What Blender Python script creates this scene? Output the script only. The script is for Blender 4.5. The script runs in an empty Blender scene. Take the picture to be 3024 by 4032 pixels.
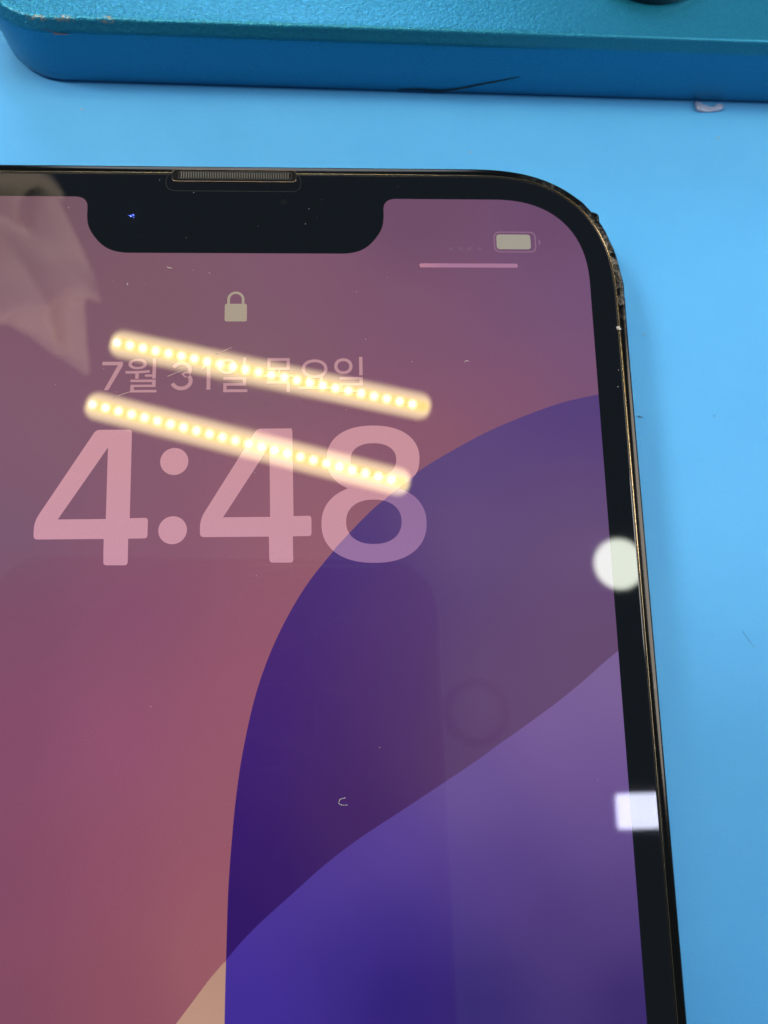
import bpy, bmesh, math, random
from mathutils import Vector, Matrix, noise
random.seed(7)
C = bpy.context.scene.collection
S = 0.001            # everything below is written in millimetres
GZ = 7.65            # height of the phone's glass above the mat
# ------------------------------------------------------------------ camera
CAMR = Matrix(((0.9986922, 0.0125204, -0.0495687), (-0.0215585, 0.9822668, -0.1862450), (0.0463579, 0.1870701, 0.9812521)))
CAML = Vector((9.6213, -45.2758, 64.5717 + GZ))
cd = bpy.data.cameras.new('camera'); cam = bpy.data.objects.new('camera', cd); C.objects.link(cam)
cam.matrix_world = Matrix.Translation(CAML * S) @ CAMR.to_4x4()
cd.sensor_width = 36; cd.lens = 27.036; cd.clip_start = 0.0002; cd.clip_end = 20
cd.dof.use_dof = True; cd.dof.focus_distance = 0.0657; cd.dof.aperture_fstop = 41
sc = bpy.context.scene; sc.camera = cam
# ------------------------------------------------------------------ world, exposure
w = bpy.data.worlds.new('World'); sc.world = w; w.use_nodes = True
w.node_tree.nodes['Background'].inputs[0].default_value = (0.72, 0.92, 1.18, 1)
w.node_tree.nodes['Background'].inputs[1].default_value = 0.24
sc.view_settings.view_transform = 'Standard'; sc.view_settings.look = 'None'
sc.view_settings.exposure = 0; sc.view_settings.gamma = 1
LED = 72.0
def area(name, loc, aim, size, watts, col):
    l = bpy.data.lights.new(name, 'AREA'); l.shape = 'DISK'; l.size = size*S; l.energy = watts; l.color = col
    o = bpy.data.objects.new(name, l); C.objects.link(o); o.location = Vector(loc)*S
    o.rotation_euler = (Vector(aim)-Vector(loc)).to_track_quat('-Z', 'Y').to_euler(); return o
area('back_fill_light', (-70, 740, 420), (0, -20, 0), 460, 3.5, (.72, .85, 1.0))  # unseen lamp added behind the case to brighten the mat
area('right_fill_light', (600, 40, 500), (35, -45, 0), 460, 4.6, (1.0, .97, .91))  # added soft fill from the right, stands for no known source
area('sheet_fill_light', (-300, 60, 440), (-135, 110, 280), 120, 1.9, (1.0, .88, .76))  # extra unseen lamp, added only to brighten the crumpled sheet

# ------------------------------------------------------------------ helpers
def lin(c):
    return tuple(((v/255)/12.92 if v <= 10 else (((v/255)+.055)/1.055)**2.4) for v in c)
def mat(name, base, rough=.5, metal=0., spec=.5, ior=1.5, emit=None, es=0.):
    m = bpy.data.materials.new(name); m.use_nodes = True
    b = m.node_tree.nodes['Principled BSDF']
    b.inputs['Base Color'].default_value = (*base, 1); b.inputs['Roughness'].default_value = rough
    b.inputs['Metallic'].default_value = metal; b.inputs['Specular IOR Level'].default_value = spec; b.inputs['IOR'].default_value = ior
    if emit: b.inputs['Emission Color'].default_value = (*emit, 1); b.inputs['Emission Strength'].default_value = es
    return m
class NT:
    def __init__(s, m): s.t = m.node_tree; s.b = s.t.nodes['Principled BSDF']; s.co = None
    def n(s, ty, **kw):
        x = s.t.nodes.new(ty)
        for k, v in kw.items():
            if k in x.inputs.keys(): x.inputs[k].default_value = v
            else: setattr(x, k, v)
        return x
    def l(s, a, b): s.t.links.new(a, b)
    def obj(s):
        if not s.co: s.co = s.n('ShaderNodeTexCoord').outputs['Object']
        return s.co
    def noise(s, scale, detail=4, rough=.6, dist=0.):
        x = s.n('ShaderNodeTexNoise'); x.inputs['Scale'].default_value = scale; x.inputs['Detail'].default_value = detail
        x.inputs['Roughness'].default_value = rough; x.inputs['Distortion'].default_value = dist; s.l(s.obj(), x.inputs['Vector']); return x.outputs['Fac']
    def ramp(s, f, a, b):
        x = s.n('ShaderNodeMapRange'); s.l(f, x.inputs['Value']); x.inputs['From Min'].default_value = a; x.inputs['From Max'].default_value = b; return x.outputs['Result']
    def math(s, op, a, b=None):
        x = s.n('ShaderNodeMath'); x.operation = op
        for i, v in enumerate((a, b)):
            if v is None: continue
            if hasattr(v, 'links') or hasattr(v, 'is_linked'): s.l(v, x.inputs[i])
            else: x.inputs[i].default_value = v
        return x.outputs[0]
    def mix(s, f, a, b):
        x = s.n('ShaderNodeMix'); x.data_type = 'RGBA'
        if hasattr(f, 'is_linked'): s.l(f, x.inputs[0])
        else: x.inputs[0].default_value = f
        for i, v in ((6, a), (7, b)):
            if hasattr(v, 'is_linked'): s.l(v, x.inputs[i])
            else: x.inputs[i].default_value = (*v, 1)
        return x.outputs[2]
    def bump(s, h, strength, dist):
        x = s.n('ShaderNodeBump'); x.inputs['Strength'].default_value = strength; x.inputs['Distance'].default_value = dist
        s.l(h, x.inputs['Height']); s.l(x.outputs[0], s.b.inputs['Normal']); return x
    def dist(s, p):
        x = s.n('ShaderNodeVectorMath'); x.operation = 'DISTANCE'; s.l(s.obj(), x.inputs[0]); x.inputs[1].default_value = [v*S for v in p]; return x.outputs['Value']
def empty(name, loc=(0, 0, 0)):
    o = bpy.data.objects.new(name, None); C.objects.link(o); o.location = Vector(loc)*S; o.empty_display_size = .01; return o
def tag(o, label=None, cat=None, group=None, kind=None):
    for k, v in (('label', label), ('category', cat), ('group', group), ('kind', kind)):
        if v: o[k] = v
    return o
def link(name, bm, m, parent=None, smooth=False, off=(0, 0, 0), recalc=True):
    """one mesh object from a bmesh in world millimetres; off = origin of the parent in mm"""
    if recalc: bmesh.ops.recalc_face_normals(bm, faces=bm.faces)
    o0 = Vector(off)
    for v in bm.verts: v.co = (v.co - o0)*S
    me = bpy.data.meshes.new(name); bm.to_mesh(me); bm.free()
    if m: me.materials.append(m)
    if smooth:
        for p in me.polygons: p.use_smooth = True
    o = bpy.data.objects.new(name, me); C.objects.link(o)
    if parent: o.parent = parent
    return o
def rrect(x0, x1, y0, y1, r, n, N=24, M=10):
    """rounded rectangle with superellipse corners, counter-clockwise from the right end of the top edge's corner"""
    out = []
    cs = [(x1-r, y1-r, 0), (x0+r, y1-r, 1), (x0+r, y0+r, 2), (x1-r, y0+r, 3)]
    for cx, cy, q in cs:
        for i in range(N+1):
            a = math.pi/2*(q + i/N); c, s_ = math.cos(a), math.sin(a)
            f = lambda v: math.copysign(abs(v)**(2/n), v) if abs(v) > 1e-9 else 0
            out.append((cx + r*f(c), cy + r*f(s_)))
        nx = cs[(q+1) % 4]; a = math.pi/2*(q+1); ex, ey = nx[0]+r*round(math.cos(a)), nx[1]+r*round(math.sin(a))
        px, py = out[-1]
        for i in range(1, M): out.append((px+(ex-px)*i/M, py+(ey-py)*i/M))
    return out
def sweep(bm, rings, close=True, cap0=False, cap1=False):
    vs = [[bm.verts.new(p) for p in r] for r in rings]; n = len(rings[0])
    for a, b in zip(vs, vs[1:]):
        for i in range(n if close else n-1): bm.faces.new((a[i], a[(i+1) % n], b[(i+1) % n], b[i]))
    if cap0: bm.faces.new(vs[0])
    if cap1: bm.faces.new(vs[-1])
    return vs
def fill(bm, outline, holes=(), z=0.):
    es = []
    for loop in [outline, *holes]:
        vs = [bm.verts.new((x, y, z)) for x, y in loop]
        es += [bm.edges.new((vs[i], vs[(i+1) % len(vs)])) for i in range(len(vs))]
    bmesh.ops.triangle_fill(bm, use_beauty=True, use_dissolve=False, edges=es, normal=(0, 0, 1))
    for f in bm.faces:
        if f.normal.z < 0: f.normal_flip()
def cut(bm, co, no):
    bmesh.ops.bisect_plane(bm, geom=bm.verts[:]+bm.edges[:]+bm.faces[:], plane_co=co, plane_no=no, dist=1e-5)
def gridcut(bm, step):
    xs = [v.co.x for v in bm.verts]; ys = [v.co.y for v in bm.verts]
    x = math.floor(min(xs)/step)*step + step*.37
    while x < max(xs): cut(bm, (x, 0, 0), (1, 0, 0)); x += step
    y = math.floor(min(ys)/step)*step + step*.41
    while y < max(ys): cut(bm, (0, y, 0), (0, 1, 0)); y += step
def rounded(poly, rad, k=6):
    out = []; n = len(poly)
    for i, p in enumerate(poly):
        r = rad[i] if isinstance(rad, (list, tuple)) else rad
        p = Vector(p); a = Vector(poly[i-1]); b = Vector(poly[(i+1) % n])
        if r <= 0: out.append(tuple(p)); continue
        r = min(r, (a-p).length*.49, (b-p).length*.49)
        A = p+(a-p).normalized()*r; B = p+(b-p).normalized()*r
        for j in range(k+1):
            t = j/k; q = A.lerp(p, t).lerp(p.lerp(B, t), t); out.append(tuple(q))
    return out
def circ(cx, cy, r, n=48): return [(cx+r*math.cos(2*math.pi*i/n), cy+r*math.sin(2*math.pi*i/n)) for i in range(n)]
def smooth_curve(pts, k=8):
    out = []; P = [Vector(p) for p in pts]; n = len(P)
    for i in range(n-1):
        p0, p1, p2, p3 = P[max(i-1, 0)], P[i], P[i+1], P[min(i+2, n-1)]
        for j in range(k):
            t = j/k
            out.append(tuple(.5*((2*p1)+(p2-p0)*t+(2*p0-5*p1+4*p2-p3)*t*t+(3*p1-p0-3*p2+p3)*t**3)))
    out.append(tuple(P[-1])); return out
def tube(bm, pts, r, n=6, r_end=None):
    P = [Vector(p) for p in pts]; rings = []
    for i, p in enumerate(P):
        t = (P[min(i+1, len(P)-1)]-P[max(i-1, 0)]).normalized(); a = t.orthogonal().normalized()
        if abs(t.z) < .9: a = t.cross(Vector((0, 0, 1))).normalized()
        b = t.cross(a); q = r if r_end is None else r+(r_end-r)*i/(len(P)-1)
        rings.append([p+(a*math.cos(2*math.pi*k/n)+b*math.sin(2*math.pi*k/n))*q for k in range(n)])
    sweep(bm, rings, True, True, True)
def bead(bm, c, r, flat=.5, seg=5):
    ret = bmesh.ops.create_icosphere(bm, subdivisions=1, radius=1)
    for v in ret['verts']:
        k = 1+random.uniform(-.3, .3); v.co = Vector((c[0]+v.co.x*r*k, c[1]+v.co.y*r*k, c[2]+v.co.z*r*flat))
def box(bm, x0, x1, y0, y1, z0, z1, M=None):
    ret = bmesh.ops.create_cube(bm, size=1)
    for v in ret['verts']:
        v.co = Vector(((x0+x1)/2+v.co.x*(x1-x0), (y0+y1)/2+v.co.y*(y1-y0), (z0+z1)/2+v.co.z*(z1-z0)))
        if M: v.co = M @ v.co
def cyl(bm, c, r, z0, z1, n=40, bev=0.):
    rings = [[(x, y, z0) for x, y in circ(*c, r, n)], [(x, y, z1-bev) for x, y in circ(*c, r, n)]]
    if bev: rings.append([(x, y, z1) for x, y in circ(*c, r-bev, n)])
    sweep(bm, rings, True, True, True)

# ------------------------------------------------------------------ measured outlines, millimetres on the phone / mat
FOUR = [(-11.685, -25.543), (-8.644, -25.538), (-8.533, -33.288), (-7.023, -33.268), (-7.012, -35.016), (-8.591, -35.02), (-8.552, -37.261), (-10.545, -37.229), (-10.608, -35.016), (-16.36, -34.985), (-16.403, -33.484)]
FOUR_R = [0.35, 0.28, 0, 0.28, 0.28, 0, 0.28, 0.28, 0, 0.35, 0.8]
FOUR_HOLE = [(-10.608, -27.115), (-10.508, -33.327), (-14.468, -33.314)]
FOUR_OFF = (13.712, 0.004)
DOTS = [(-4.972, -28.396), (-4.94, -34.356)]
DOT_R = 1.19
EIGHT = [(9.836, -30.921), (9.626, -30.827), (9.428, -30.723), (9.241, -30.609), (9.066, -30.486), (8.903, -30.354), (8.753, -30.213), (8.617, -30.064), (8.494, -29.906), (8.384, -29.741), (8.289, -29.567), (8.208, -29.385), (8.142, -29.196), (8.091, -28.997), (8.055, -28.789), (8.034, -28.566), (8.028, -28.302), (8.038, -28.039), (8.062, -27.815), (8.102, -27.606), (8.157, -27.407), (8.226, -27.216), (8.311, -27.034), (8.409, -26.859), (8.523, -26.693), (8.65, -26.535), (8.791, -26.385), (8.945, -26.244), (9.112, -26.111), (9.292, -25.989), (9.484, -25.876), (9.688, -25.772), (9.903, -25.68), (10.13, -25.597), (10.367, -25.526), (10.615, -25.465), (10.875, -25.415), (11.146, -25.377), (11.431, -25.351), (11.736, -25.335), (12.095, -25.332), (12.454, -25.341), (12.758, -25.36), (13.043, -25.391), (13.313, -25.433), (13.572, -25.487), (13.819, -25.551), (14.054, -25.626), (14.279, -25.712), (14.492, -25.809), (14.693, -25.915), (14.883, -26.032), (15.059, -26.158), (15.223, -26.293), (15.373, -26.437), (15.51, -26.59), (15.632, -26.751), (15.74, -26.921), (15.833, -27.098), (15.912, -27.282), (15.975, -27.475), (16.022, -27.676), (16.054, -27.887), (16.071, -28.113), (16.07, -28.378), (16.055, -28.642), (16.025, -28.866), (15.98, -29.075), (15.921, -29.274), (15.847, -29.463), (15.758, -29.644), (15.655, -29.816), (15.539, -29.981), (15.408, -30.136), (15.265, -30.283), (15.108, -30.422), (14.939, -30.551), (14.759, -30.67), (14.566, -30.78), (14.362, -30.88), (14.259, -30.967), (14.51, -31.065), (14.747, -31.175), (14.972, -31.297), (15.183, -31.43), (15.379, -31.574), (15.562, -31.728), (15.729, -31.893), (15.881, -32.067), (16.017, -32.25), (16.137, -32.442), (16.241, -32.644), (16.328, -32.853), (16.398, -33.072), (16.45, -33.301), (16.485, -33.54), (16.503, -33.796), (16.502, -34.096), (16.484, -34.396), (16.45, -34.649), (16.4, -34.886), (16.333, -35.11), (16.25, -35.324), (16.151, -35.529), (16.036, -35.723), (15.906, -35.909), (15.76, -36.084), (15.6, -36.25), (15.426, -36.405), (15.237, -36.551), (15.035, -36.685), (14.821, -36.808), (14.594, -36.92), (14.354, -37.021), (14.104, -37.109), (13.841, -37.186), (13.567, -37.25), (13.282, -37.302), (12.984, -37.341), (12.671, -37.368), (12.337, -37.381), (11.944, -37.381), (11.552, -37.369), (11.219, -37.345), (10.908, -37.308), (10.613, -37.26), (10.331, -37.199), (10.061, -37.126), (9.803, -37.042), (9.557, -36.946), (9.324, -36.838), (9.103, -36.72), (8.895, -36.591), (8.7, -36.451), (8.519, -36.301), (8.353, -36.141), (8.2, -35.971), (8.063, -35.793), (7.942, -35.605), (7.835, -35.408), (7.745, -35.202), (7.672, -34.987), (7.614, -34.763), (7.574, -34.526), (7.55, -34.273), (7.543, -33.975), (7.554, -33.677), (7.581, -33.424), (7.625, -33.187), (7.685, -32.961), (7.763, -32.746), (7.856, -32.539), (7.966, -32.342), (8.092, -32.154), (8.234, -31.975), (8.391, -31.805), (8.562, -31.646), (8.749, -31.497), (8.949, -31.358), (9.163, -31.231), (9.39, -31.114), (9.63, -31.01)]
EIGHT_HOLES = [[(14.043, -28.427), (14.03, -28.615), (14.0, -28.773), (13.955, -28.918), (13.893, -29.055), (13.815, -29.182), (13.722, -29.299), (13.614, -29.407), (13.492, -29.506), (13.357, -29.593), (13.209, -29.67), (13.048, -29.735), (12.876, -29.789), (12.692, -29.83), (12.496, -29.859), (12.285, -29.876), (12.035, -29.88), (11.785, -29.871), (11.575, -29.85), (11.381, -29.816), (11.199, -29.771), (11.029, -29.714), (10.872, -29.646), (10.727, -29.566), (10.595, -29.476), (10.478, -29.376), (10.375, -29.266), (10.286, -29.146), (10.214, -29.018), (10.158, -28.881), (10.118, -28.735), (10.095, -28.577), (10.089, -28.39), (10.1, -28.203), (10.127, -28.045), (10.171, -27.899), (10.231, -27.762), (10.308, -27.634), (10.4, -27.516), (10.506, -27.407), (10.628, -27.307), (10.763, -27.218), (10.911, -27.141), (11.072, -27.074), (11.245, -27.019), (11.429, -26.977), (11.626, -26.947), (11.839, -26.93), (12.091, -26.925), (12.343, -26.934), (12.555, -26.955), (12.751, -26.988), (12.935, -27.034), (13.106, -27.091), (13.265, -27.161), (13.41, -27.241), (13.543, -27.333), (13.661, -27.434), (13.764, -27.545), (13.852, -27.666), (13.923, -27.795), (13.979, -27.933), (14.017, -28.081), (14.039, -28.239)], [(14.367, -33.895), (14.351, -34.139), (14.315, -34.344), (14.26, -34.534), (14.185, -34.711), (14.092, -34.875), (13.98, -35.028), (13.851, -35.168), (13.705, -35.295), (13.542, -35.409), (13.365, -35.508), (13.173, -35.592), (12.967, -35.661), (12.747, -35.714), (12.513, -35.751), (12.261, -35.772), (11.962, -35.775), (11.664, -35.763), (11.413, -35.735), (11.18, -35.691), (10.963, -35.631), (10.761, -35.557), (10.573, -35.467), (10.4, -35.363), (10.243, -35.246), (10.102, -35.115), (9.979, -34.971), (9.874, -34.816), (9.787, -34.649), (9.72, -34.471), (9.672, -34.281), (9.645, -34.075), (9.638, -33.832), (9.651, -33.588), (9.684, -33.382), (9.736, -33.192), (9.808, -33.014), (9.9, -32.848), (10.01, -32.694), (10.138, -32.552), (10.283, -32.423), (10.445, -32.307), (10.622, -32.206), (10.815, -32.12), (11.022, -32.05), (11.243, -31.995), (11.479, -31.956), (11.734, -31.934), (12.035, -31.93), (12.337, -31.942), (12.591, -31.97), (12.826, -32.014), (13.046, -32.074), (13.251, -32.15), (13.44, -32.241), (13.615, -32.346), (13.773, -32.466), (13.914, -32.599), (14.037, -32.744), (14.142, -32.902), (14.227, -33.071), (14.293, -33.251), (14.338, -33.443), (14.364, -33.65)]]
SPLIT = [(6.679, -38.704), (8.78, -35.981), (9.962, -34.74), (11.792, -32.893), (13.396, -31.56), (16.287, -29.252)]
BLOB = [(32.286, -22.571), (29.394, -23.196), (26.873, -24.018), (24.982, -24.744), (23.098, -25.524), (21.227, -26.414), (19.365, -27.425), (17.76, -28.342), (16.287, -29.252), (14.875, -30.299), (13.396, -31.56), (11.792, -32.893), (9.962, -34.74), (7.841, -37.138), (6.168, -39.298), (4.72, -41.685), (3.533, -44.085), (2.601, -46.477), (1.916, -48.768), (1.361, -51.256), (0.929, -53.707), (0.599, -56.342), (0.385, -58.831), (0.237, -60.964), (0.136, -63.071), (0.088, -65.565), (0.059, -67.817), (0.03, -70.038), (0.021, -72.09)]
DIAG = [(32.263, -45.113), (30.886, -46.147), (29.318, -47.394), (27.26, -48.898), (25.234, -50.246), (23.233, -51.533), (21.748, -52.455), (19.784, -53.719), (14.222, -57.012), (11.403, -58.635), (9.314, -59.933), (7.247, -61.409), (4.981, -63.238), (2.749, -65.04), (1.427, -66.232), (0.121, -67.616), (-1.17, -68.985), (-2.443, -70.539), (-3.596, -71.941)]
COLS = {'base': [((-18.749, -4.671), (112, 80, 92)), ((-6.482, -13.646), (122, 84, 98)), ((5.419, -12.288), (124, 82, 104)), ((16.495, -5.81), (106, 70, 98)), ((28.62, -5.728), (103, 68, 103)), ((31.134, -13.603), (110, 76, 116)), ((16.197, -15.856), (123, 80, 106)), ((24.604, -15.86), (116, 78, 110)), ((30.728, -19.421), (118, 78, 113)), ((24.259, -22.448), (128, 80, 108)), ((17.909, -26.66), (136, 83, 103)), ((1.758, -19.336), (125, 88, 102)), ((-15.706, -28.422), (126, 86, 105)), ((-18.0, -34.358), (116, 84, 108)), ((-7.736, -34.502), (132, 86, 107)), ((3.843, -32.669), (140, 89, 107)), ((6.971, -35.501), (148, 92, 105)), ((-16.752, -42.018), (125, 75, 102)), ((-7.519, -40.308), (135, 78, 108)), ((3.876, -40.516), (146, 86, 108)), ((2.036, -47.975), (150, 86, 108)), ((-16.885, -51.103), (130, 73, 104)), ((-8.929, -51.312), (145, 81, 112)), ((-0.449, -55.077), (149, 87, 106)), ((-16.199, -61.404), (130, 72, 100)), ((-8.487, -61.665), (141, 79, 102)), ((-1.364, -63.575), (152, 88, 103)), ((-15.597, -70.46), (128, 72, 94)), ((-8.138, -69.813), (138, 77, 95)), ((-0.939, -67.203), (154, 93, 100))], 'tan': [((-0.726, -69.148), (178, 135, 120)), ((-1.541, -71.66), (190, 150, 130))], 'blob': [((31.615, -24.641), (80, 55, 116)), ((28.286, -24.619), (83, 57, 120)), ((19.86, -28.765), (88, 64, 120)), ((29.925, -30.942), (95, 69, 116)), ((19.609, -34.885), (100, 75, 121)), ((29.501, -37.033), (102, 75, 117)), ((28.957, -44.835), (98, 70, 108)), ((9.694, -36.727), (75, 50, 118)), ((7.722, -39.815), (70, 42, 115)), ((4.653, -46.191), (68, 35, 113)), ((2.441, -51.611), (60, 28, 115)), ((1.055, -58.59), (52, 22, 108)), ((0.789, -65.305), (45, 18, 100)), ((13.517, -40.692), (85, 54, 112)), ((13.337, -48.243), (78, 48, 107)), ((7.638, -51.748), (68, 38, 105)), ((3.965, -62.086), (50, 25, 97)), ((9.436, -57.117), (65, 35, 97)), ((15.13, -51.945), (80, 50, 105)), ((20.974, -48.423), (99, 72, 112)), ((24.823, -48.515), (98, 68, 108)), ((30.866, -45.638), (100, 68, 106)), ((18.862, -53.128), (92, 62, 103)), ((11.264, -57.869), (68, 38, 96))], 'band': [((31.085, -47.913), (122, 96, 147)), ((26.614, -50.78), (122, 92, 152)), ((18.76, -55.631), (107, 82, 147)), ((29.457, -54.14), (110, 82, 143)), ((29.82, -59.492), (98, 73, 138)), ((31.284, -64.718), (82, 57, 122)), ((31.472, -71.387), (46, 23, 98)), ((13.039, -60.688), (92, 68, 150)), ((7.56, -62.882), (85, 62, 150)), ((3.979, -65.421), (75, 55, 150)), ((1.168, -67.282), (72, 50, 150)), ((22.15, -62.701), (84, 58, 133)), ((12.918, -65.744), (55, 40, 130)), ((7.529, -67.195), (52, 38, 130)), ((2.252, -70.226), (58, 40, 150)), ((12.801, -70.645), (38, 22, 110)), ((19.924, -70.928), (40, 25, 100)), ((25.629, -66.205), (70, 48, 113))]}
DATE = [('7', (-10.547, -20.67), 1.771, 2.597), ('월', (-8.053, -20.617), 2.752, 3.152), ('3', (-4.573, -20.687), 2.011, 2.651), ('1', (-2.413, -20.681), 0.716, 2.571), ('일', (-0.128, -20.605), 2.557, 3.199), ('목', (3.861, -20.663), 2.639, 3.179), ('요', (7.036, -20.59), 2.826, 2.789), ('일', (10.058, -20.63), 2.622, 3.308)]
LOCK = [(-0.924, -13.933), (1.024, -15.611), (0.003, -12.796), (-0.765, -13.599), (0.795, -13.598)]
BATT = [(23.829, -7.017), (27.01, -8.501)]
BATT_O = [(23.569, -6.721), (27.523, -8.831)]
BATT_TIP = [(27.774, -7.496), (27.926, -8.117)]
LINE = [(16.631, -9.94), (25.692, -10.345)]
SIG = [(19.557, -8.5), (20.466, -8.496), (21.3, -8.492), (22.22, -8.487)]
EAR = [(-6.004, -0.814), (5.454, -1.821), (-5.364, -0.991), (4.995, -1.499), (-6.498, -0.922), (5.821, -2.684)]
CAM = [(-9.527, -5.34), (4.251, -3.865)]
SPECKS = [(-15.118, -4.602), (-2.356, -10.963), (-3.845, -10.698), (-10.926, -11.727), (6.585, -4.55), (7.324, -5.434), (7.76, -3.6), (1.987, -6.33), (6.263, -6.07), (-3.928, -2.996), (-4.504, -7.521), (10.829, -12.755), (11.588, -17.314), (-7.072, -1.731), (-8.064, -12.054), (14.843, -2.233), (13.667, -11.346), (15.653, -19.446), (2.104, -38.319), (11.576, -17.323), (15.629, -19.445), (9.761, -23.865), (1.879, -29.463), (4.971, -25.544), (-11.29, -20.042), (-10.085, -22.133), (-7.375, -22.843), (-15.344, -21.454), (29.759, -55.361), (2.077, -38.328), (12.108, -52.375), (-6.248, -48.73), (34.291, -20.308), (34.098, -21.874), (34.277, -20.273)]
BLOB_SPEC = (34.549, -16.318)
CURL1 = [(20.39, -19.46), (20.572, -19.374), (20.748, -19.461)]
CURL2 = [(9.291, -56.182), (8.896, -56.259), (8.778, -56.52), (8.961, -56.701), (9.492, -56.717)]
CURL3 = [(-6.135, -10.413), (-5.927, -10.479), (-5.659, -10.524)]
CURL4 = [(-9.595, -11.969), (-9.526, -12.169)]
SCR = [[(-5.775, -20.724), (-4.665, -20.235), (-3.587, -19.842)], [(-10.426, -22.702), (-9.721, -22.386), (-8.818, -22.07)], [(-1.641, -18.681), (-0.845, -18.325), (-0.246, -18.039)]]
HAIRS = [[[38.797, -22.156], [39.014, -22.266], [39.268, -22.314]], [[46.574, -22.13], [46.506, -22.347]], [[47.067, -43.501], [47.404, -43.998], [47.768, -44.634], [48.082, -45.059]], [[46.686, -41.945], [47.469, -41.465]]]
MATSPECKS = [[40.211, -13.467], [50.238, 9.005], [23.164, 6.972], [-17.28, 11.428]]
FLAKE = [[48.018, 13.668], [48.385, 13.731], [48.701, 13.28], [49.567, 13.179], [50.399, 13.249], [50.811, 13.484], [51.111, 13.146], [50.759, 12.741], [49.508, 12.608], [48.226, 12.646]]
MARK = [(15.701, 0.6070000000000002), (17.912, 0.6859999999999999), (20.146, 0.5960000000000001), (22.312, 1.045), (24.187, 1.6520000000000001), (26.276, 2.2880000000000003), (28.324, 2.9810000000000008)]
CHIP = [(-18.597, 7.516), (-18.529, 6.546), (-17.719, 7.261), (-16.197, 7.268000000000001)]

# ------------------------------------------------------------------ materials
M_mat = mat('blue_silicone', (.10, .385, .74), .55, spec=.25)
t = NT(M_mat); f = t.noise(60, 5, .6); f2 = t.noise(9000, 3, .7)
grain = t.mix(t.ramp(t.noise(5200, 2, .8), .25, .75), (.93, .95, .96), (1.07, 1.05, 1.04))
gm = t.n('ShaderNodeMix', data_type='RGBA', blend_type='MULTIPLY'); gm.inputs[0].default_value = 1
t.l(t.mix(t.ramp(f, .35, .7), (.066, .325, .665), (.074, .345, .695)), gm.inputs[6]); t.l(grain, gm.inputs[7]); t.l(gm.outputs[2], t.b.inputs['Base Color'])
t.bump(f2, .12, .00004)
M_glass = mat('black_glass', (.0003, .0007, .0016), .025, ior=1.5)
M_screen = mat('screen', (.002, .002, .002), .025, ior=1.5)
t = NT(M_screen); a = t.n('ShaderNodeVertexColor'); a.layer_name = 'picture'
f = t.noise(9000, 2, .8)           # pixel grid sparkle
t.l(t.mix(t.ramp(f, .3, .7), (.94, .94, .94), (1.06, 1.06, 1.06)), (mx := t.n('ShaderNodeMix', data_type='RGBA', blend_type='MULTIPLY')).inputs[7])
sm = t.noise(150, 3, .6, .8); rr_ = t.n('ShaderNodeMapRange'); t.l(sm, rr_.inputs['Value'])     # finger grease: gloss varies over the glass
for k, v in (('From Min', .42), ('From Max', .68), ('To Min', .016), ('To Max', .036)): rr_.inputs[k].default_value = v
t.l(rr_.outputs['Result'], t.b.inputs['Roughness'])
mx.inputs[0].default_value = 1; t.l(a.outputs['Color'], mx.inputs[6]); t.l(mx.outputs[2], t.b.inputs['Emission Color']); t.b.inputs['Emission Strength'].default_value = 1.0
M_frame = mat('worn_graphite_steel', (.07, .063, .056), .2, 1., spec=.2)
t = NT(M_frame)
d1 = t.ramp(t.dist((34.6, -8.6, 7.4)), .0085, .0025); d2 = t.ramp(t.dist((29.5, -1.2, 7.4)), .004, .001)
n1 = t.noise(1300, 6, .75, .6)
wear = t.math('MULTIPLY', t.math('MAXIMUM', d1, t.math('MULTIPLY', d2, .7)), t.ramp(n1, .44, .66))
scr = t.ramp(t.noise(700, 8, .8, 1.5), .60, .68)
w2 = t.math('MAXIMUM', wear, t.math('MULTIPLY', scr, .06))
t.l(t.mix(w2, (.024, .022, .02), (.16, .143, .12)), t.b.inputs['Base Color'])
t.l(t.ramp(w2, -.25, 2.2), t.b.inputs['Roughness'])
hh = t.math('ADD', t.math('MULTIPLY', wear, t.noise(2600, 4, .7)), t.math('MULTIPLY', t.noise(5000, 3, .7), .1))
t.bump(hh, .5, .00007)
M_gasket = mat('black_gasket', (.012, .010, .009), .3)
M_gold = mat('lip_warm_highlight', (.30, .24, .15), .18, 1.)
M_slot = mat('earpiece_steel', (.13, .10, .08), .2, 1.)
M_ringd = mat('gasket_seam', (.004, .004, .004), .5, spec=.2)
M_mesh = mat('earpiece_wire', (.34, .30, .25), .35, 1.)
M_dark = mat('dark_plastic', (.002, .002, .0024), .6, spec=.08)
M_teal = mat('teal_paint', (.004, .20, .33), .36, .62, spec=.5)
t = NT(M_teal)
wr = t.noise(2300, 4, .6, .6); fine = t.noise(4200, 3, .7)
sep = t.n('ShaderNodeSeparateXYZ'); t.l(t.obj(), sep.inputs[0])
topm = t.ramp(sep.outputs['Z'], .0064, .0069)
sidew = t.ramp(sep.outputs['X'], .045, -.02)
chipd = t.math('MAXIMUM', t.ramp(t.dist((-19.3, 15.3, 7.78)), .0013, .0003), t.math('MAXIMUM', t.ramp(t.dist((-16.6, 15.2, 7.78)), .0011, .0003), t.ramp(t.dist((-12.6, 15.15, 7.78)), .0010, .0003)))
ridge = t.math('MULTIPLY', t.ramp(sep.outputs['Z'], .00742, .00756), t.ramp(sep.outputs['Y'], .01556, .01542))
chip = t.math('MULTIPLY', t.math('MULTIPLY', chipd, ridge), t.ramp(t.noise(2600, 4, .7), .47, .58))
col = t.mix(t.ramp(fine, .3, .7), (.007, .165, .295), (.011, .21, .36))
t.l(t.mix(chip, col, (.24, .25, .22)), t.b.inputs['Base Color'])
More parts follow.
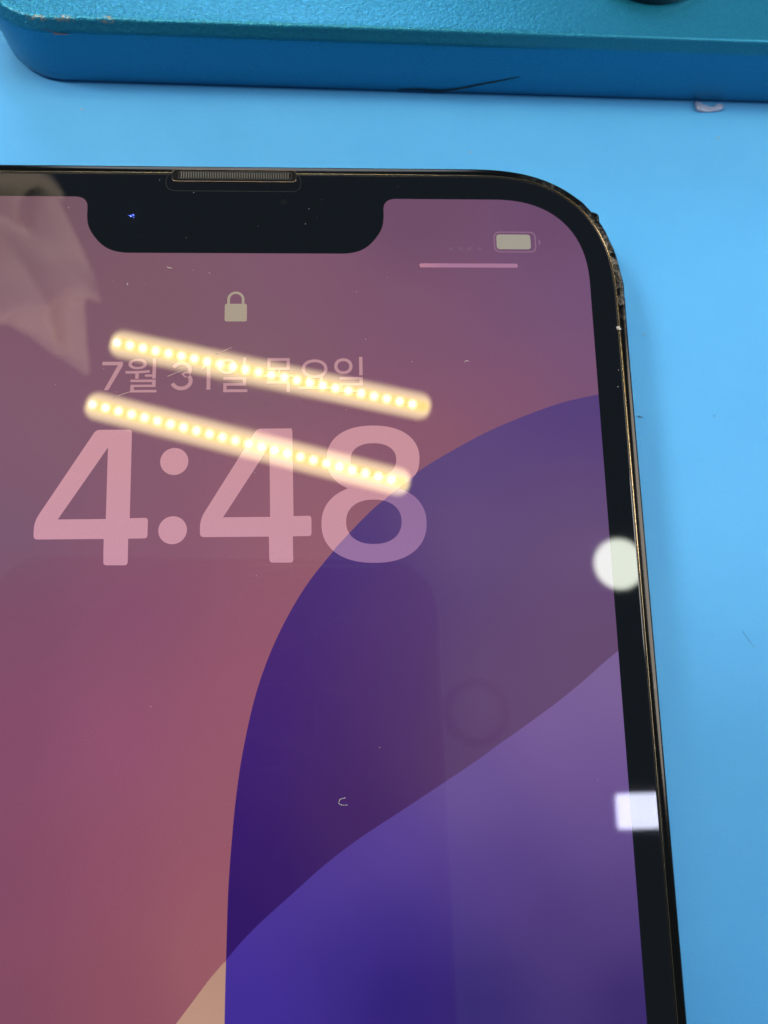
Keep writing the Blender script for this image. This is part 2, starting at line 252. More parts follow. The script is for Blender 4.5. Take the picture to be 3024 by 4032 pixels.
amp = t.math('MULTIPLY', t.math('MULTIPLY_ADD', sidew, .8), topm)
h = t.math('ADD', t.math('MULTIPLY', wr, t.math('MULTIPLY', topm, t.math('ADD', t.math('MULTIPLY', sidew, .9), .12))), t.math('MULTIPLY', fine, .06))
t.bump(h, .8, .00017)
t.b.inputs['Coat Weight'].default_value = .12; t.b.inputs['Coat Roughness'].default_value = .2
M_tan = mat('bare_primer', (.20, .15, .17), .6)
M_pen = mat('black_ink', (.004, .008, .014), .6)
M_dust = mat('pale_dust', (.50, .45, .43), .7)
M_scr = mat('scratch_glint', (.62, .50, .44), .4)
M_hair = mat('dark_fibre', (.03, .05, .07), .6)
M_flake = mat('milky_plastic', (.50, .62, .86), .3)
M_flake.node_tree.nodes['Principled BSDF'].inputs['Transmission Weight'].default_value = .55

# ------------------------------------------------------------------ the mat
bm = bmesh.new(); N = 30
g = bmesh.ops.create_grid(bm, x_segments=N, y_segments=N, size=260)
for v in bm.verts: v.co.y -= 30
tag(link('work_mat', bm, M_mat), kind='structure')

# ------------------------------------------------------------------ the phone
NC, ME = 72, 16
OUT = rrect(-35.65, 35.65, -146.7, 0, 14.25, 2.55, NC, ME)
DIS = rrect(-32.3, 32.3, -143.25, -3.45, 8.75, 2.4, NC, ME)
def inset(d, z):
    k = d/3.4; return [(a[0]+(b[0]-a[0])*k, a[1]+(b[1]-a[1])*k, z) for a, b in zip(OUT, DIS)]
phone = empty('smartphone', (0, 0, 0))
tag(phone, 'black smartphone lying on the blue mat, its lock screen lit purple and pink', 'smartphone')
bm = bmesh.new()
prof = [(1.6, .3), (.8, .3), (.25, .5), (.03, .9), (0, 1.4), (0, 3.4), (0, 5.6), (0, 6.7), (.015, 7.0), (.05, 7.22), (.12, 7.38), (.20, 7.49), (.32, 7.555), (.6, 7.58), (.82, 7.60), (.87, 7.60), (.90, 7.58), (.91, 7.3)]
rings = [inset(d, z) for d, z in prof]
vs = sweep(bm, rings, True, True, False)
# dents of the knocked corner: a chip standing proud and rough metal below it
for r, (d, z) in zip(vs, prof):
    if z < 5 or d > .8: continue
    for v in r:
        x, y = v.co.x, v.co.y
        if x < 22 or y < -22: continue
        o = Vector((x-21.4, y+14.25, 0)).normalized()
        a = 0
        dd = math.hypot(x-33.45, y+4.95)
        if dd < 1.0: a += .42*max(0, 1-dd/.65)*(1 if z > 6.9 else .3)
        for cx, cy, rr, hh in ((35.4, -11.9, 1.1, .12), (35.5, -13.6, .8, .08), (34.6, -7.4, .9, -.07), (32.2, -3.6, .8, .05)):
            q = math.hypot(x-cx, y-cy)
            if q < rr: a += hh*(1-q/rr)
        if -15 < y < -1.2: a += .010*noise.noise(Vector((x*2.1, y*2.1, z*2)))
        v.co += o*a
link('frame', bm, M_frame, phone, True)
bm = bmesh.new()           # thin steel lip inside the frame; gold tint imitates the warm lamps' highlight
rings = []
for d, z in ((.91, 7.3), (.91, 7.62), (.93, 7.655), (.96, 7.655), (.985, 7.62), (.99, 7.3)): rings.append(inset(d, z))
sweep(bm, rings)
link('frame_lip', bm, M_gold, phone, True)
bm = bmesh.new()
sweep(bm, [inset(.99, 7.3), inset(1.0, 7.56), inset(1.03, 7.60), inset(1.07, 7.60), inset(1.10, 7.56), inset(1.11, 7.2)])
link('gasket', bm, M_gasket, phone, True)
# display outline with its notch
NT_L = [(-13.46, -4.4), (-13.44, -5.4), (-13.30, -6.3), (-12.95, -7.05), (-12.4, -7.8), (-11.75, -8.4), (-11.0, -8.78), (-10.1, -8.97), (-9.2, -9.0)]
notch = [(-14.9, -3.45), (-14.35, -3.47), (-13.9, -3.62), (-13.6, -3.93)] + NT_L
notch = smooth_curve(notch, 4)
notch = notch + [(-x, y) for x, y in reversed(notch)]        # left to right under the notch
i0 = NC                                                   # last point of the top-right corner, then the top edge runs left
top_mid = [k for k in range(len(DIS)) if abs(DIS[k][1]+3.45) < 1e-4 and abs(DIS[k][0]) < 15.0]
dis = []
done = False
for k, p in enumerate(DIS):
    if k in top_mid:
        if not done: dis += list(reversed(notch)); done = True
        continue
    if not dis or (Vector(p)-Vector(dis[-1])).length > 1e-4: dis.append(p)
# black border glass with the hole for the display; small polished edge
bm = bmesh.new()
gl = [(x, y) for x, y, z in inset(1.17, 0)]
gl2 = []
for p in gl:
    if not gl2 or (Vector(p)-Vector(gl2[-1])).length > 1e-4: gl2.append(p)
fill(bm, gl2, [dis], GZ)
# turned-down rim of the glass
def ins2(loop, d):
    n = len(loop); out = []
    for i in range(n):
        a, b, c = Vector(loop[i-1]), Vector(loop[i]), Vector(loop[(i+1) % n])
        tdir = (c-a).normalized(); nrm = Vector((tdir.y, -tdir.x)); out.append(tuple(b+nrm*d))
    return out
rim = [[(x, y, GZ) for x, y in gl2], [(x, y, GZ-.02) for x, y in ins2(gl2, .05)], [(x, y, GZ-.1) for x, y in ins2(gl2, .1)], [(x, y, GZ-.5) for x, y in ins2(gl2, .1)]]
sweep(bm, rim)
bmesh.ops.remove_doubles(bm, verts=bm.verts, dist=1e-4)
link('cover_glass', bm, M_glass, phone)

# ---- picture on the display
COLS = {k: [(p, lin(c)) for p, c in v] for k, v in COLS.items()}  # picture colours also carry some warm glow mirrored in the glass
def field(k, x, y):
    s = [0., 0., 0.]; W = 0.
    for (px, py), c in COLS[k]:
        q = 1/((px-x)**2+(py-y)**2+16.0)**1.6; W += q
        for i in range(3): s[i] += q*c[i]
    return [v/W for v in s]
def paint(o, fn):
    me = o.data; ca = me.color_attributes.new('picture', 'FLOAT_COLOR', 'CORNER')
    for p in me.polygons:
        cx, cy = p.center.x/S, p.center.y/S
        for li in p.loop_indices:
            co = me.vertices[me.loops[li].vertex_index].co
            ca.data[li].color = (*fn(co.x/S, co.y/S, cx, cy), 1)
def sheet(name, outline, dz, fn, parent, holes=(), step=2.0, cuts=()):
    bm = bmesh.new(); fill(bm, outline, holes, GZ+dz)
    for co, no in cuts: cut(bm, (*co, 0), (*no, 0))
    if step: gridcut(bm, step)
    o = link(name, bm, M_screen, parent, recalc=False); paint(o, fn); return o
disp = sheet('display', dis, 0, lambda x, y, cx, cy: field('base', x, y), phone)
rb = [p for p in DIS if p[1] < -100 and p[0] > 10]           # lower right display corner
rb = sorted(rb, key=lambda p: (-p[1] if p[0] > 32.2 else 500-p[0]))
BL = smooth_curve([(32.295, BLOB[0][1])] + BLOB[1:], 5)
DG = smooth_curve([(32.295, DIAG[0][1])] + DIAG[1:-4], 5)
xb = [p for p in BL if p[1] < DG[-1][1]+.0]
sheet('wallpaper_shape', BL + [(BL[-1][0]-.2, -100), (BL[-1][0]+.4, -143.2)] + [(23, -143.2), (32.295, -134)], .01, lambda x, y, cx, cy: field('blob', x, y), disp)
# tan sliver left of the dark shape; light band right of it
DGL = smooth_curve([(32.295, DIAG[0][1])] + DIAG[1:], 5)
def xblob(y):
    for a, b in zip(BL, BL[1:]):
        if a[1] >= y >= b[1] and a[1] > b[1]: return a[0]+(b[0]-a[0])*(a[1]-y)/(a[1]-b[1])
    return BL[-1][0]
cross = next(i for i, p in enumerate(DGL) if p[0] <= xblob(p[1]))
xy = (xblob(DGL[cross][1]), (DGL[cross][1]+DGL[cross-1][1])/2)
below = [p for p in BL if p[1] < xy[1]-.05]
band = DGL[:cross] + [xy] + below + [(BL[-1][0]-.2, -100), (BL[-1][0]+.4, -143.2), (23, -143.2), (32.295, -134)]
sheet('wallpaper_shape', band, .02, lambda x, y, cx, cy: field('band', x, y), disp)
tan = [xy] + DGL[cross:] + [(DGL[-1][0]-14, DGL[-1][1]-22), (DGL[-1][0]-14, -110), (BL[-1][0]-.2, -100)] + list(reversed(below))
sheet('wallpaper_shape', tan, .02, lambda x, y, cx, cy: field('tan', x, y), disp)

# ---- lock-screen writing
SP = SPLIT
def side(x, y):                 # True on the dark purple side of the wallpaper edge
    for a, b in zip(SP, SP[1:]):
        if a[0] <= x <= b[0] or (b is SP[-1] and x > b[0]) or (a is SP[0] and x < a[0]):
            return y < a[1]+(b[1]-a[1])*(x-a[0])/(b[0]-a[0])
    return False
mauve = lin((202, 145, 170)); pinkA, pinkB, purp = lin((203, 147, 159)), lin((199, 142, 152)), lin((151, 111, 158))
def digit(x, y, cx, cy):
    if cx > 4 and side(cx, cy): return [v*(1.0-.012*(y+39)) for v in purp]
    k = min(1, max(0, (x+22)/36)); m = min(1, max(0, (-29-y)/9))*.8*(1-k*.6)
    return [(a+(b-a)*k)*(1-m)+c*m for a, b, c in zip(pinkA, pinkB, mauve)]
cuts = []
for a, b in zip(SP, SP[1:]):
    dx, dy = b[0]-a[0], b[1]-a[1]; cuts.append((a, (-dy, dx)))
F = rounded(FOUR, FOUR_R); FH = FOUR_HOLE
sheet('time_digit', F, .03, digit, disp, [FH], 2.0)
ox, oy = FOUR_OFF
sheet('time_digit', [(x+ox, y+oy) for x, y in F], .03, digit, disp, [[(x+ox, y+oy) for x, y in FH]], 2.0)
sheet('time_digit', EIGHT, .03, digit, disp, EIGHT_HOLES, 2.0, cuts)
for q in DOTS: sheet('time_colon_dot', circ(*q, DOT_R), .03, digit, disp, (), 0)
datec = lin((186, 138, 146))
def ribbon(pts, wd):
    P = [Vector(p) for p in pts]; L_, R_ = [], []
    for i, p in enumerate(P):
        td = (P[min(i+1, len(P)-1)]-P[max(i-1, 0)]).normalized(); nm = Vector((-td.y, td.x))
        L_.append(tuple(p+nm*wd/2)); R_.append(tuple(p-nm*wd/2))
    return L_+R_[::-1]
def date_digit(ch, cx, cy, bw, bh):
    x0, x1, y0, y1, wd = cx-bw/2, cx+bw/2, cy-bh/2, cy+bh/2, .34
    if ch == '7': return [(x0, y1), (x1, y1), (x1, y1-.36), (x0+.62, y0), (x0+.24, y0), (x1-.42, y1-.32), (x0, y1-.32)]
    if ch == '1': return [(x1-wd, y0), (x1, y0), (x1, y1), (x1-wd*.9, y1), (x0, y1-.42), (x0, y1-.78), (x1-wd, y1-.38)]
    r1, r2 = bh*.235, bh*.265; a, b = cx+.0, bw*.40
    up = [(a+b*.92*math.cos(t_)*.98, y1-wd/2-r1+r1*math.sin(t_)) for t_ in [math.radians(d_) for d_ in range(160, -91, -10)]]
    lo = [(a+b*math.cos(t_), y0+wd/2+r2+(r2)*math.sin(t_)) for t_ in [math.radians(d_) for d_ in range(80, -161, -10)]]
    up = [p for p in up if p[1] > y0+wd/2+2*r2-.02 or p[0] > a+.1]
    return ribbon([p for p in up if not (p[1] < y0+wd/2+2*r2+.02 and p[0] < a+.3)]+lo, wd)
for ch, (cx, cy), bw, bh in DATE:
    if ch.isdigit():
        sheet('date_glyph', date_digit(ch, cx, cy, bw, bh), .03, lambda *a: datec, disp, (), 0); continue
    cu = bpy.data.curves.new('date_glyph', 'FONT'); cu.body = ch; cu.resolution_u = 5; cu.offset = .002
    o = bpy.data.objects.new('date_glyph', cu); C.objects.link(o)
    bpy.context.view_layer.update()
    me = bpy.data.meshes.new_from_object(o.evaluated_get(bpy.context.evaluated_depsgraph_get()))
    bpy.data.objects.remove(o); bpy.data.curves.remove(cu)
    xs = [v.co.x for v in me.vertices]; ys = [v.co.y for v in me.vertices]
    for v in me.vertices:
        v.co = Vector((cx+((v.co.x-min(xs))/(max(xs)-min(xs))-.5)*bw, cy+((v.co.y-min(ys))/(max(ys)-min(ys))-.5)*bh, GZ+.03))*S
    me.name = 'date_glyph'; me.materials.clear(); me.materials.append(M_screen)
    o = bpy.data.objects.new('date_glyph', me); C.objects.link(o); o.parent = disp
    paint(o, lambda x, y, a, b: datec)
grey = lin((168, 153, 134))
lk = lambda x, y, a, b: grey
sheet('lock_icon_body', rounded([(-.93, -13.93), (1.03, -13.93), (1.03, -15.61), (-.93, -15.61)], .2), .03, lk, disp, (), 0)
def arch(hw, top, bot):
    return [(.04-hw, bot)] + [(.04-hw*math.cos(math.pi*i/20), top-hw+hw*math.sin(math.pi*i/20)) for i in range(21)] + [(.04+hw, bot)]
sh = arch(.76, -12.75, -13.95) + list(reversed(arch(.53, -12.97, -13.95)))
sheet('lock_icon_shackle', sh, .03, lk, disp, (), 0)
bc = lin((160, 153, 140)); bo = lin((134, 99, 124)); lc1, lc2 = lin((184, 126, 146)), lin((166, 116, 148)); sg = lin((116, 82, 114))
def rr(x0, y0, x1, y1, r): return rounded([(x0, y1), (x1, y1), (x1, y0), (x0, y0)], r)
(bx0, by1), (bx1, by0) = BATT
sheet('battery_icon_fill', rr(bx0, by0, bx1, by1, .32), .03, lambda *a: bc, disp, (), 0)
(ox0, oy1), (ox1, oy0) = BATT_O
sheet('battery_icon_outline', rr(ox0, oy0, ox1, oy1, .62), .03, lambda *a: bo, disp, [rr(ox0+.13, oy0+.13, ox1-.13, oy1-.13, .5)], 0)
(tx0, ty1), (tx1, ty0) = BATT_TIP
sheet('battery_icon_tip', [(tx0, ty1), (tx0+.11, ty1-.1), (tx1, (ty0+ty1)/2), (tx0+.11, ty0+.1), (tx0, ty0)], .03, lambda *a: bo, disp, (), 0)
(lx0, ly1), (lx1, ly0) = LINE; ym = (ly0+ly1)/2
sheet('status_bar_line', rr(lx0, ym-.2, lx1, ym+.2, .19), .03, lambda x, y, a, b: [p+(q-p)*min(1, (x-lx0)/2.5) for p, q in zip(lc1, lc2)], disp, (), 1.0)
for q in SIG: sheet('signal_dot', circ(*q, .2, 16), .03, lambda *a: sg, disp, (), 0)

# ---- earpiece: a recessed slot with a steel rim and woven wire
bm = bmesh.new()
sweep(bm, [[(x, y, GZ-.3) for x, y in rr(-6.0, -1.9, 5.45, -.62, .42)], [(x, y, GZ+.035) for x, y in rr(-6.0, -1.9, 5.45, -.62, .42)], [(x, y, GZ+.05) for x, y in rr(-5.95, -1.85, 5.40, -.67, .4)]], True, True, True)
ear = link('earpiece', bm, M_dark, phone)
def slotring(x0, x1, y0, y1, r, z, tr, m, name):
    pts = rr(x0, y0, x1, y1, r); bm = bmesh.new(); n = len(pts); rings = []
    for i, p in enumerate(pts):
        a, b = Vector(pts[i-1]), Vector(pts[(i+1) % n]); td = (b-a).normalized(); nm = Vector((td.y, -td.x))
        rings.append([(p[0]+nm.x*tr*math.cos(2*math.pi*k/8), p[1]+nm.y*tr*math.cos(2*math.pi*k/8), z+tr*math.sin(2*math.pi*k/8)) for k in range(8)])
    rings.append(rings[0]); sweep(bm, rings); bmesh.ops.remove_doubles(bm, verts=bm.verts, dist=1e-4)
    return link(name, bm, m, ear, True)
slotring(-5.95, 5.40, -1.86, -.66, .42, GZ+.04, .06, M_slot, 'slot_rim')
slotring(-5.36, 5.0, -1.60, -.84, .3, GZ+.05, .035, M_gasket, 'mesh_rim')
slotring(-6.5, 5.85, -2.80, -.95, .9, GZ-.035, .05, M_ringd, 'gasket_ring')
bm = bmesh.new()
for i in range(46):
    x = -5.15+i*.222
    if x > 4.8: break
    for k in range(2):
        y = -.93-k*.30
        tube(bm, [(x, y, GZ+.05), (x+.10, y-.14, GZ+.085), (x, y-.28, GZ+.05)], .03, 5)
tag(link('slot_mesh', bm, M_mesh, ear), kind='stuff')
# front camera; its blue glint is imitated by small blue metal beads
bm = bmesh.new(); cyl(bm, CAM[0], 1.1, GZ+.002, GZ+.006, 40)
lens = link('front_camera', bm, mat('lens_glass', (.0005, .0011, .0028), .025), phone)
M_glint = mat('blue_glint_metal', (.03, .06, .5), .2, 1., emit=None)
bm = bmesh.new(); x, y = CAM[0]
for (a, b, r, fl) in ((0, 0, .17, .35), (.2, .05, .08, .5), (.26, -.17, .07, .5), (-.22, .02, .06, .4), (.16, .16, .05, .5)): bead(bm, (x+a, y+b, GZ+.01), r, fl*.4)
M_glint.node_tree.nodes['Principled BSDF'].inputs['Base Color'].default_value = (.10, .16, 1.0, 1)
link('lens_glint', bm, M_glint, lens)
bm = bmesh.new(); cyl(bm, CAM[1], .3, GZ+.002, GZ+.005, 20)
link('light_sensor', bm, mat('sensor_window', (.003, .0036, .003), .06), phone)

# ---- dust, lint and scratches on the glass
bm = bmesh.new()
for x, y in SPECKS: bead(bm, (x, y, GZ+.05), random.uniform(.018, .042), .8)
for i in range(46):
    bead(bm, (random.uniform(-20, 31), random.uniform(-60, -2), GZ+.045), random.uniform(.006, .012), .8)
tag(link('dust', bm, M_dust), 'pale dust specks scattered over the phone glass', 'dust', kind='stuff')
bm = bmesh.new()
for a, b, r in ((0, 0, .17), (.14, -.1, .12), (-.1, .06, .1), (.05, .12, .1)): bead(bm, (BLOB_SPEC[0]+a, BLOB_SPEC[1]+b, GZ+.12), r, .9)
tag(link('crumb', bm, M_dust), 'small pale crumb stuck at the black border beside the right edge of the frame', 'crumb')
for pts, lab in ((CURL1, 'tiny curved white lint fibre above the purple arc at right'), (CURL2, 'hook-shaped pale lint fibre on the dark purple part of the screen'), (CURL3, 'tiny pale lint thread on the screen under the notch, left of the padlock'), (CURL4, 'short upright lint thread on the screen, left of the padlock')):
    bm = bmesh.new(); tube(bm, [(x, y, GZ+.06) for x, y in smooth_curve(pts, 5)], .03, 5, .02)
    tag(link('lint', bm, M_dust), lab, 'lint')
for pts in SCR:
    bm = bmesh.new(); c_ = smooth_curve(pts, 5); n = len(c_)
    tube(bm, [(x, y, GZ+.018) for x, y in c_], .022, 4, .012)
    link('scratch', bm, M_scr, phone)

# ------------------------------------------------------------------ teal metal case behind the phone
case = empty('metal_case', (0, 0, 0))
tag(case, 'teal painted metal case with chipped edge lying behind the black phone', 'case')
ang = math.radians(-1.04); piv = Vector((14.25, 13.98))
def cpt(x, y, z):
    v = Vector((x-14.25, y)); return (piv.x+v.x*math.cos(ang)-v.y*math.sin(ang), piv.y+v.x*math.sin(ang)+v.y*math.cos(ang), z)
def cring(d, z): return [cpt(x, y, z) for x, y in rrect(-25.6+d, 50+d*-1+25, 0+d, 146-d, 7-d*.5, 2.2, 24, 40)]
bm = bmesh.new()
prof = [(.5, .05), (.15, .25), (.02, .6), (0, 1.2), (0, 3.5), (0, 6.2), (.02, 6.55), (.07, 6.72), (.2, 6.95), (.34, 7.17), (.46, 7.38), (.53, 7.53), (.60, 7.66), (.70, 7.75), (.83, 7.80), (1.0, 7.81), (1.6, 7.78), (3.5, 7.78), (8, 7.78), (20, 7.78)]
sweep(bm, [cring(d, z) for d, z in prof], True, True, True)
for v in bm.verts:
    if 7.0 < v.co.z < 8: v.co.z += .03*noise.noise(v.co*1.7)
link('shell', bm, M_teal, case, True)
wall = lambda x: piv.y+(x-piv.x)*math.tan(ang)
# black pen mark on the front wall, standing a hair proud of the paint
c_ = smooth_curve(MARK, 6); bm = bmesh.new(); n = len(c_)
top_, bot_ = [], []
for i, (x, z) in enumerate(c_):
    k = i/(n-1); wd = .07+.26*math.sin(math.pi*min(1, k*1.0))**.6*(1 if k < .95 else .5)+random.uniform(-.015, .015)
    y = wall(x)-.02; top_.append((x, y, z+wd*.5)); bot_.append((x, y, z-wd*.5))
sweep(bm, [top_, bot_], False)
link('pen_mark', bm, M_pen, case)
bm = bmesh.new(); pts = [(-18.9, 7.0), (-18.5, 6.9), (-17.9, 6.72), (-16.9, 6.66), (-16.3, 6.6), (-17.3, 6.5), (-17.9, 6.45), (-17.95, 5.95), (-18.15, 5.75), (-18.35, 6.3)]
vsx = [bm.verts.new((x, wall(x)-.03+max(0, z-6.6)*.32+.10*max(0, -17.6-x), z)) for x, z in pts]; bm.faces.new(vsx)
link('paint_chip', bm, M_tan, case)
# dark round knob on top
kn = empty('knob'); kn.parent = case
kc = (41.0, 25.0)
bm = bmesh.new(); cyl(bm, kc, 7.0, 7.78, 9.2, 56, .5)
kb = link('knob_ring', bm, mat('black_rubber', (.006, .009, .014), .4), case, True)
bm = bmesh.new(); cyl(bm, kc, 5.6, 9.1, 9.5, 56, .2)
link('knob_reflection', bm, mat('pale_reflection', (.55, .56, .6), .35, .6), case, True)  # pale disc stands in for the whitish reflection inside the ring
bpy.data.objects.remove(kn)

# ------------------------------------------------------------------ scraps on the mat
bm = bmesh.new(); cx = sum(p[0] for p in FLAKE)/len(FLAKE); cy = sum(p[1] for p in FLAKE)/len(FLAKE)
o_ = smooth_curve([tuple(p) for p in FLAKE]+[tuple(FLAKE[0])], 4)[:-1]
o_ = [(x, y-.45) for x, y in o_]
sweep(bm, [[(x, y, .05) for x, y in o_], [(x, y, .22+.12*math.sin(x*2)) for x, y in o_], [(cx+(x-cx)*.7, cy-.45+(y-cy+.45)*.6, .26+.14*math.sin(x*2)) for x, y in o_]], True, True, True)
tag(link('plastic_flake', bm, M_flake, smooth=True), 'small milky plastic flake lying against the front of the teal case', 'flake')
for pts, r, lab in ((HAIRS[0], .055, 'short dark fibre on the blue mat touching the phone edge'), (HAIRS[1], .035, 'tiny dark fibre on the blue mat, right of the phone edge'), (HAIRS[2], .016, 'long thin dark hair curving on the blue mat, lower right')):
    bm = bmesh.new(); tube(bm, [(x, y, .07) for x, y in smooth_curve(pts, 6)], r, 5, r*.5)
    tag(link('fibre', bm, M_hair), lab, 'fibre')
bm = bmesh.new()
for x, y in MATSPECKS: bead(bm, (x, y, .08), .09, .8)
for i in range(60): bead(bm, (random.uniform(-40, 62), random.uniform(-85, 25), .03), random.uniform(.012, .03), .8)
tag(link('mat_dust', bm, M_dust), 'pale specks of dust scattered over the blue mat', 'dust', kind='stuff')

def slab(bm, x0, x1, y0, y1, z0, z1, r):
    o = rrect(x0, x1, y0, y1, r, 2.0, 8, 2); sweep(bm, [[(x, y, z) for x, y in o] for z in (z0, z1)], True, True, True)
# ------------------------------------------------------------------ lamps overhead (seen mirrored in the glass)
M_cream = mat('lamp_diffuser', (.8, .7, .55), .5, emit=(1., .82, .42), es=10)
t = NT(M_cream); sep = t.n('ShaderNodeSeparateXYZ'); t.l(t.obj(), sep.inputs[0])       # glows most along the row of LEDs
t.l(t.math('ADD', t.math('MULTIPLY', t.ramp(t.math('ABSOLUTE', sep.outputs['Y']), .0085, .0012), 17.0), 7.5), t.b.inputs['Emission Strength'])
M_phos = mat('led_phosphor', (.8, .6, .2), .5, emit=(1., .72, .12), es=23)
M_chip = mat('led_chip', (.9, .9, .8), .5, emit=(1., .95, .72), es=LED)
M_house = mat('lamp_housing', (.10, .10, .11), .5)
def chip_mesh():
    bm = bmesh.new(); cyl(bm, (0, 0), 1.5, -.5, 0, 12)
    for v in bm.verts: v.co *= S
    me = bpy.data.meshes.new('led_chip'); bm.to_mesh(me); bm.free(); me.materials.append(M_chip); return me
CHIP = chip_mesh()
CHIP_FRINGE = CHIP.copy(); CHIP_FRINGE.materials[0] = mat('fringe_led_chip', (.8, .85, .9), .5, emit=(.66, .86, 1.), es=LED*.7)  # first chip tinted blue to imitate the lens's colour fringe
HZ = 350+GZ
for (a, b, lab) in (((-121.3, 133.1), (57.7, 93.0), 'upper of the two warm LED bars mirrored in the phone screen'), ((-133.1, 96.9), (44.7, 48.9), 'lower of the two warm LED bars, mirrored across the large clock digits')):
    A, B_ = Vector(a), Vector(b); L = (B_-A).length; mid = (A+B_)/2
    o = empty('led_bar_lamp', (mid.x, mid.y, HZ)); o.rotation_euler.z = math.atan2((B_-A).y, (B_-A).x)
    tag(o, lab, 'lamp', 'warm LED bars over the bench')
    bm = bmesh.new(); slab(bm, -L/2-.6, L/2+.6, -8.6, 8.6, 1.0, 9, 7); link('housing', bm, M_house, o)
    bm = bmesh.new(); slab(bm, -L/2, L/2, -8, 8, .2, 1.0, 6.5); link('diffuser', bm, M_cream, o)
    bm = bmesh.new(); slab(bm, -L/2+1, L/2-1, -3, 3, -.1, .2, 2.5); link('led_strip', bm, M_phos, o)
    for i in range(24):
        c_ = bpy.data.objects.new('led_chip', CHIP); C.objects.link(c_); c_.parent = o
        if i == 0: c_.data = CHIP_FRINGE
        c_.location = ((-L/2+3.5+i*(L-13.5)/23)*S, 0, -.12*S)
o = empty('round_ceiling_light', (864, 228, 2300+GZ)); tag(o, 'round white ceiling light mirrored on the right border of the phone', 'lamp')
bm = bmesh.new(); cyl(bm, (0, 0), 88, 0, 30, 48); link('trim_ring', bm, mat('white_trim', (.6, .6, .6), .5), o)
bm = bmesh.new(); cyl(bm, (0, 0), 78, -4, -1, 48); link('diffuser', bm, mat('round_light', (.8, .8, .8), .5, emit=(.93, 1., .86), es=20), o)
bm = bmesh.new(); sweep(bm, [[(x, y, z) for x, y in circ(395, -212, r_, 48)] for r_, z in ((76, 2330), (76, 2302), (80, 2298), (98, 2298), (101, 2302), (101, 2330))]); tag(link('ceiling_vent', bm, mat('vent_grey', (.06, .06, .065), .6)), 'dark round ceiling vent mirrored faintly on the purple part of the screen', 'vent')
o = empty('led_panel_lamp', (256, -175, 600+GZ)); tag(o, 'cool rectangular LED panel lamp mirrored at the right edge of the phone', 'lamp')
bm = bmesh.new(); slab(bm, -28, 28, -17, 17, 1, 14, 5); link('housing', bm, M_house, o)
bm = bmesh.new(); slab(bm, -25, 25, -13.7, 13.7, -.2, 1, 4); link('panel', bm, mat('panel_board', (.5, .5, .7), .5, emit=(.66, .68, 1.), es=11), o)
bm = bmesh.new()
for i in range(16):
    for j in range(9): box(bm, -23.2+i*3.1-.8, -23.2+i*3.1+.8, -12.4+j*3.1-.8, -12.4+j*3.1+.8, -.8, -.25)
tag(link('led_grid', bm, mat('panel_led', (.8, .8, .9), .5, emit=(.86, .90, 1.), es=40), o), kind='stuff')

# ------------------------------------------------------------------ the phone that takes the picture (seen as a dark mirror image)
cp = bpy.data.objects.new('camera_phone', None); C.objects.link(cp); cp.empty_display_size = .01
cp.matrix_world = Matrix.Translation(CAML*S) @ CAMR.to_4x4()
tag(cp, 'dark camera phone whose outline is mirrored in the lower part of the screen', 'smartphone')
bm = bmesh.new()
P2 = lambda d, z: [(x, y, z) for x, y in rrect(-60.8+d, 16.6-d, -141+d, 19.2-d, 11-d, 2.3, 20, 6)]
sweep(bm, [P2(.9, 4.6), P2(.25, 4.85), P2(0, 5.4), P2(0, 12.2), P2(.25, 12.8), P2(.9, 13.1)])
link('side_band', bm, mat('polished_band', (.17, .165, .17), .6, 1.), cp, True)
bm = bmesh.new(); sweep(bm, [P2(.95, 4.62), P2(.95, 13.0)], True, True, True); link('back_glass', bm, mat('dark_back', (.012, .012, .016), .35), cp)
bm = bmesh.new(); sweep(bm, [[(x, y, z) for x, y in rrect(-24.5+d, 14.2-d, -21.5+d, 16.8-d, 9, 2.2, 14, 4)] for d, z in ((0, 4.7), (0, 1.9), (.5, 1.5))], True, True, True)
link('camera_bump', bm, mat('bump_glass', (.012, .012, .016), .3), cp)
M_ring = mat('lens_ring', (.12, .12, .13), .3, 1.); M_l = mat('lens_dark', (.002, .002, .004), .04)
for x, y in ((0, 0), (-11.5, 8.5), (-11.5, -10.5)):
    bm = bmesh.new(); sweep(bm, [[(px, py, z) for px, py in circ(x, y, r)] for r, z in ((7.2, 1.55), (7.2, .5), (6.8, .3), (6.3, .3), (6.2, 1.2))])
    r_ = link('lens_ring', bm, M_ring, cp, True)
    bm = bmesh.new(); cyl(bm, (x, y), 6.2, .9, 1.4, 32); link('lens', bm, M_l, r_)

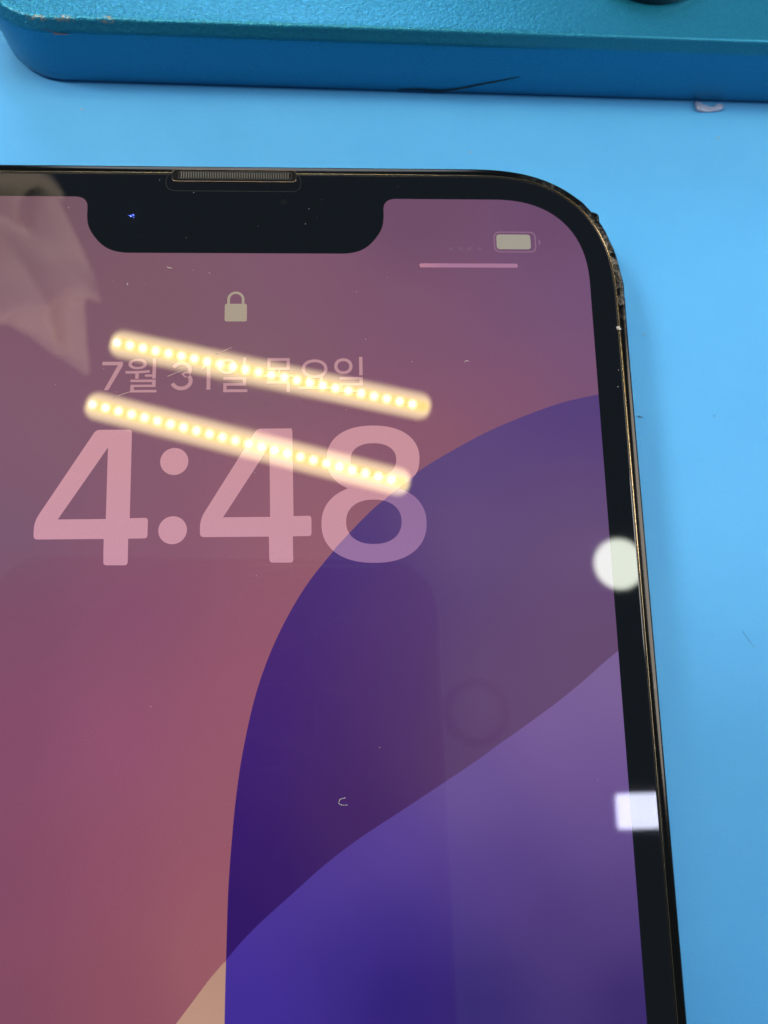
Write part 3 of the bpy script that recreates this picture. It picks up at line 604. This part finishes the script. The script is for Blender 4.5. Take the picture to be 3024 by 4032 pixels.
# ------------------------------------------------------------------ crumpled sheet hanging at the left, lit by the bars and an added lamp
M_sheet = bpy.data.materials.new('thin_tan_film'); M_sheet.use_nodes = True
nt = M_sheet.node_tree; nt.nodes.remove(nt.nodes['Principled BSDF'])
tr = nt.nodes.new('ShaderNodeBsdfTranslucent'); df = nt.nodes.new('ShaderNodeBsdfDiffuse'); mxs = nt.nodes.new('ShaderNodeMixShader')
tr.inputs[0].default_value = (.88, .81, .73, 1); df.inputs[0].default_value = (.6, .5, .4, 1); mxs.inputs[0].default_value = .35
nt.links.new(tr.outputs[0], mxs.inputs[1]); nt.links.new(df.outputs[0], mxs.inputs[2]); nt.links.new(mxs.outputs[0], nt.nodes['Material Output'].inputs[0])
SH = [(-165, 176), (-114, 157), (-103, 142.2), (-93, 120), (-86, 101.5), (-88.5, 95.2), (-86.7, 77.1), (-85.3, 65), (-83.2, 56.8), (-89.8, 60.3), (-101, 69), (-113.5, 76.2), (-158, 100)]
bm = bmesh.new(); fill(bm, SH, (), 0); gridcut(bm, 1.3); bmesh.ops.triangulate(bm, faces=bm.faces)
def su(u, v): return Vector((-86.65+(u-165)*.163-.0108*(690-v), 77.1+(690-v)*.184))
FOLDS = [(su(-60, 670), su(168, 575), 7, 4.5), (su(-60, 590), su(160, 430), -9, 6), (su(95, 330), su(205, 560), 9, 3.5), (su(-40, 455), su(62, 508), 6, 2.5), (su(165, 580), su(180, 805), 7, 3.2), (su(20, 720), su(178, 800), -5, 3), (su(-90, 250), su(110, 345), 6, 5), (su(40, 560), su(120, 760), 4, 5)]
for v in bm.verts:
    p = Vector((v.co.x, v.co.y)); z = 2.5*noise.noise(Vector((p.x*.06, p.y*.06, 2)))
    for a, b, h, wd in FOLDS:
        k = min(1, max(0, (p-a).dot(b-a)/(b-a).length_squared)); z += h*math.exp(-((p-a.lerp(b, k)).length/wd)**1.5)
    v.co.z = 200+GZ+z*1.9
cm = Vector((9.62, -45.28, -64.57+GZ)); k = 334.6/264.6
for v in bm.verts: v.co = cm+(v.co-cm)*k      # hangs just under the lamp bars
tag(link('crumpled_sheet', bm, M_sheet, smooth=True), 'crumpled tan plastic sheet mirrored at the upper left of the screen', 'plastic sheet')
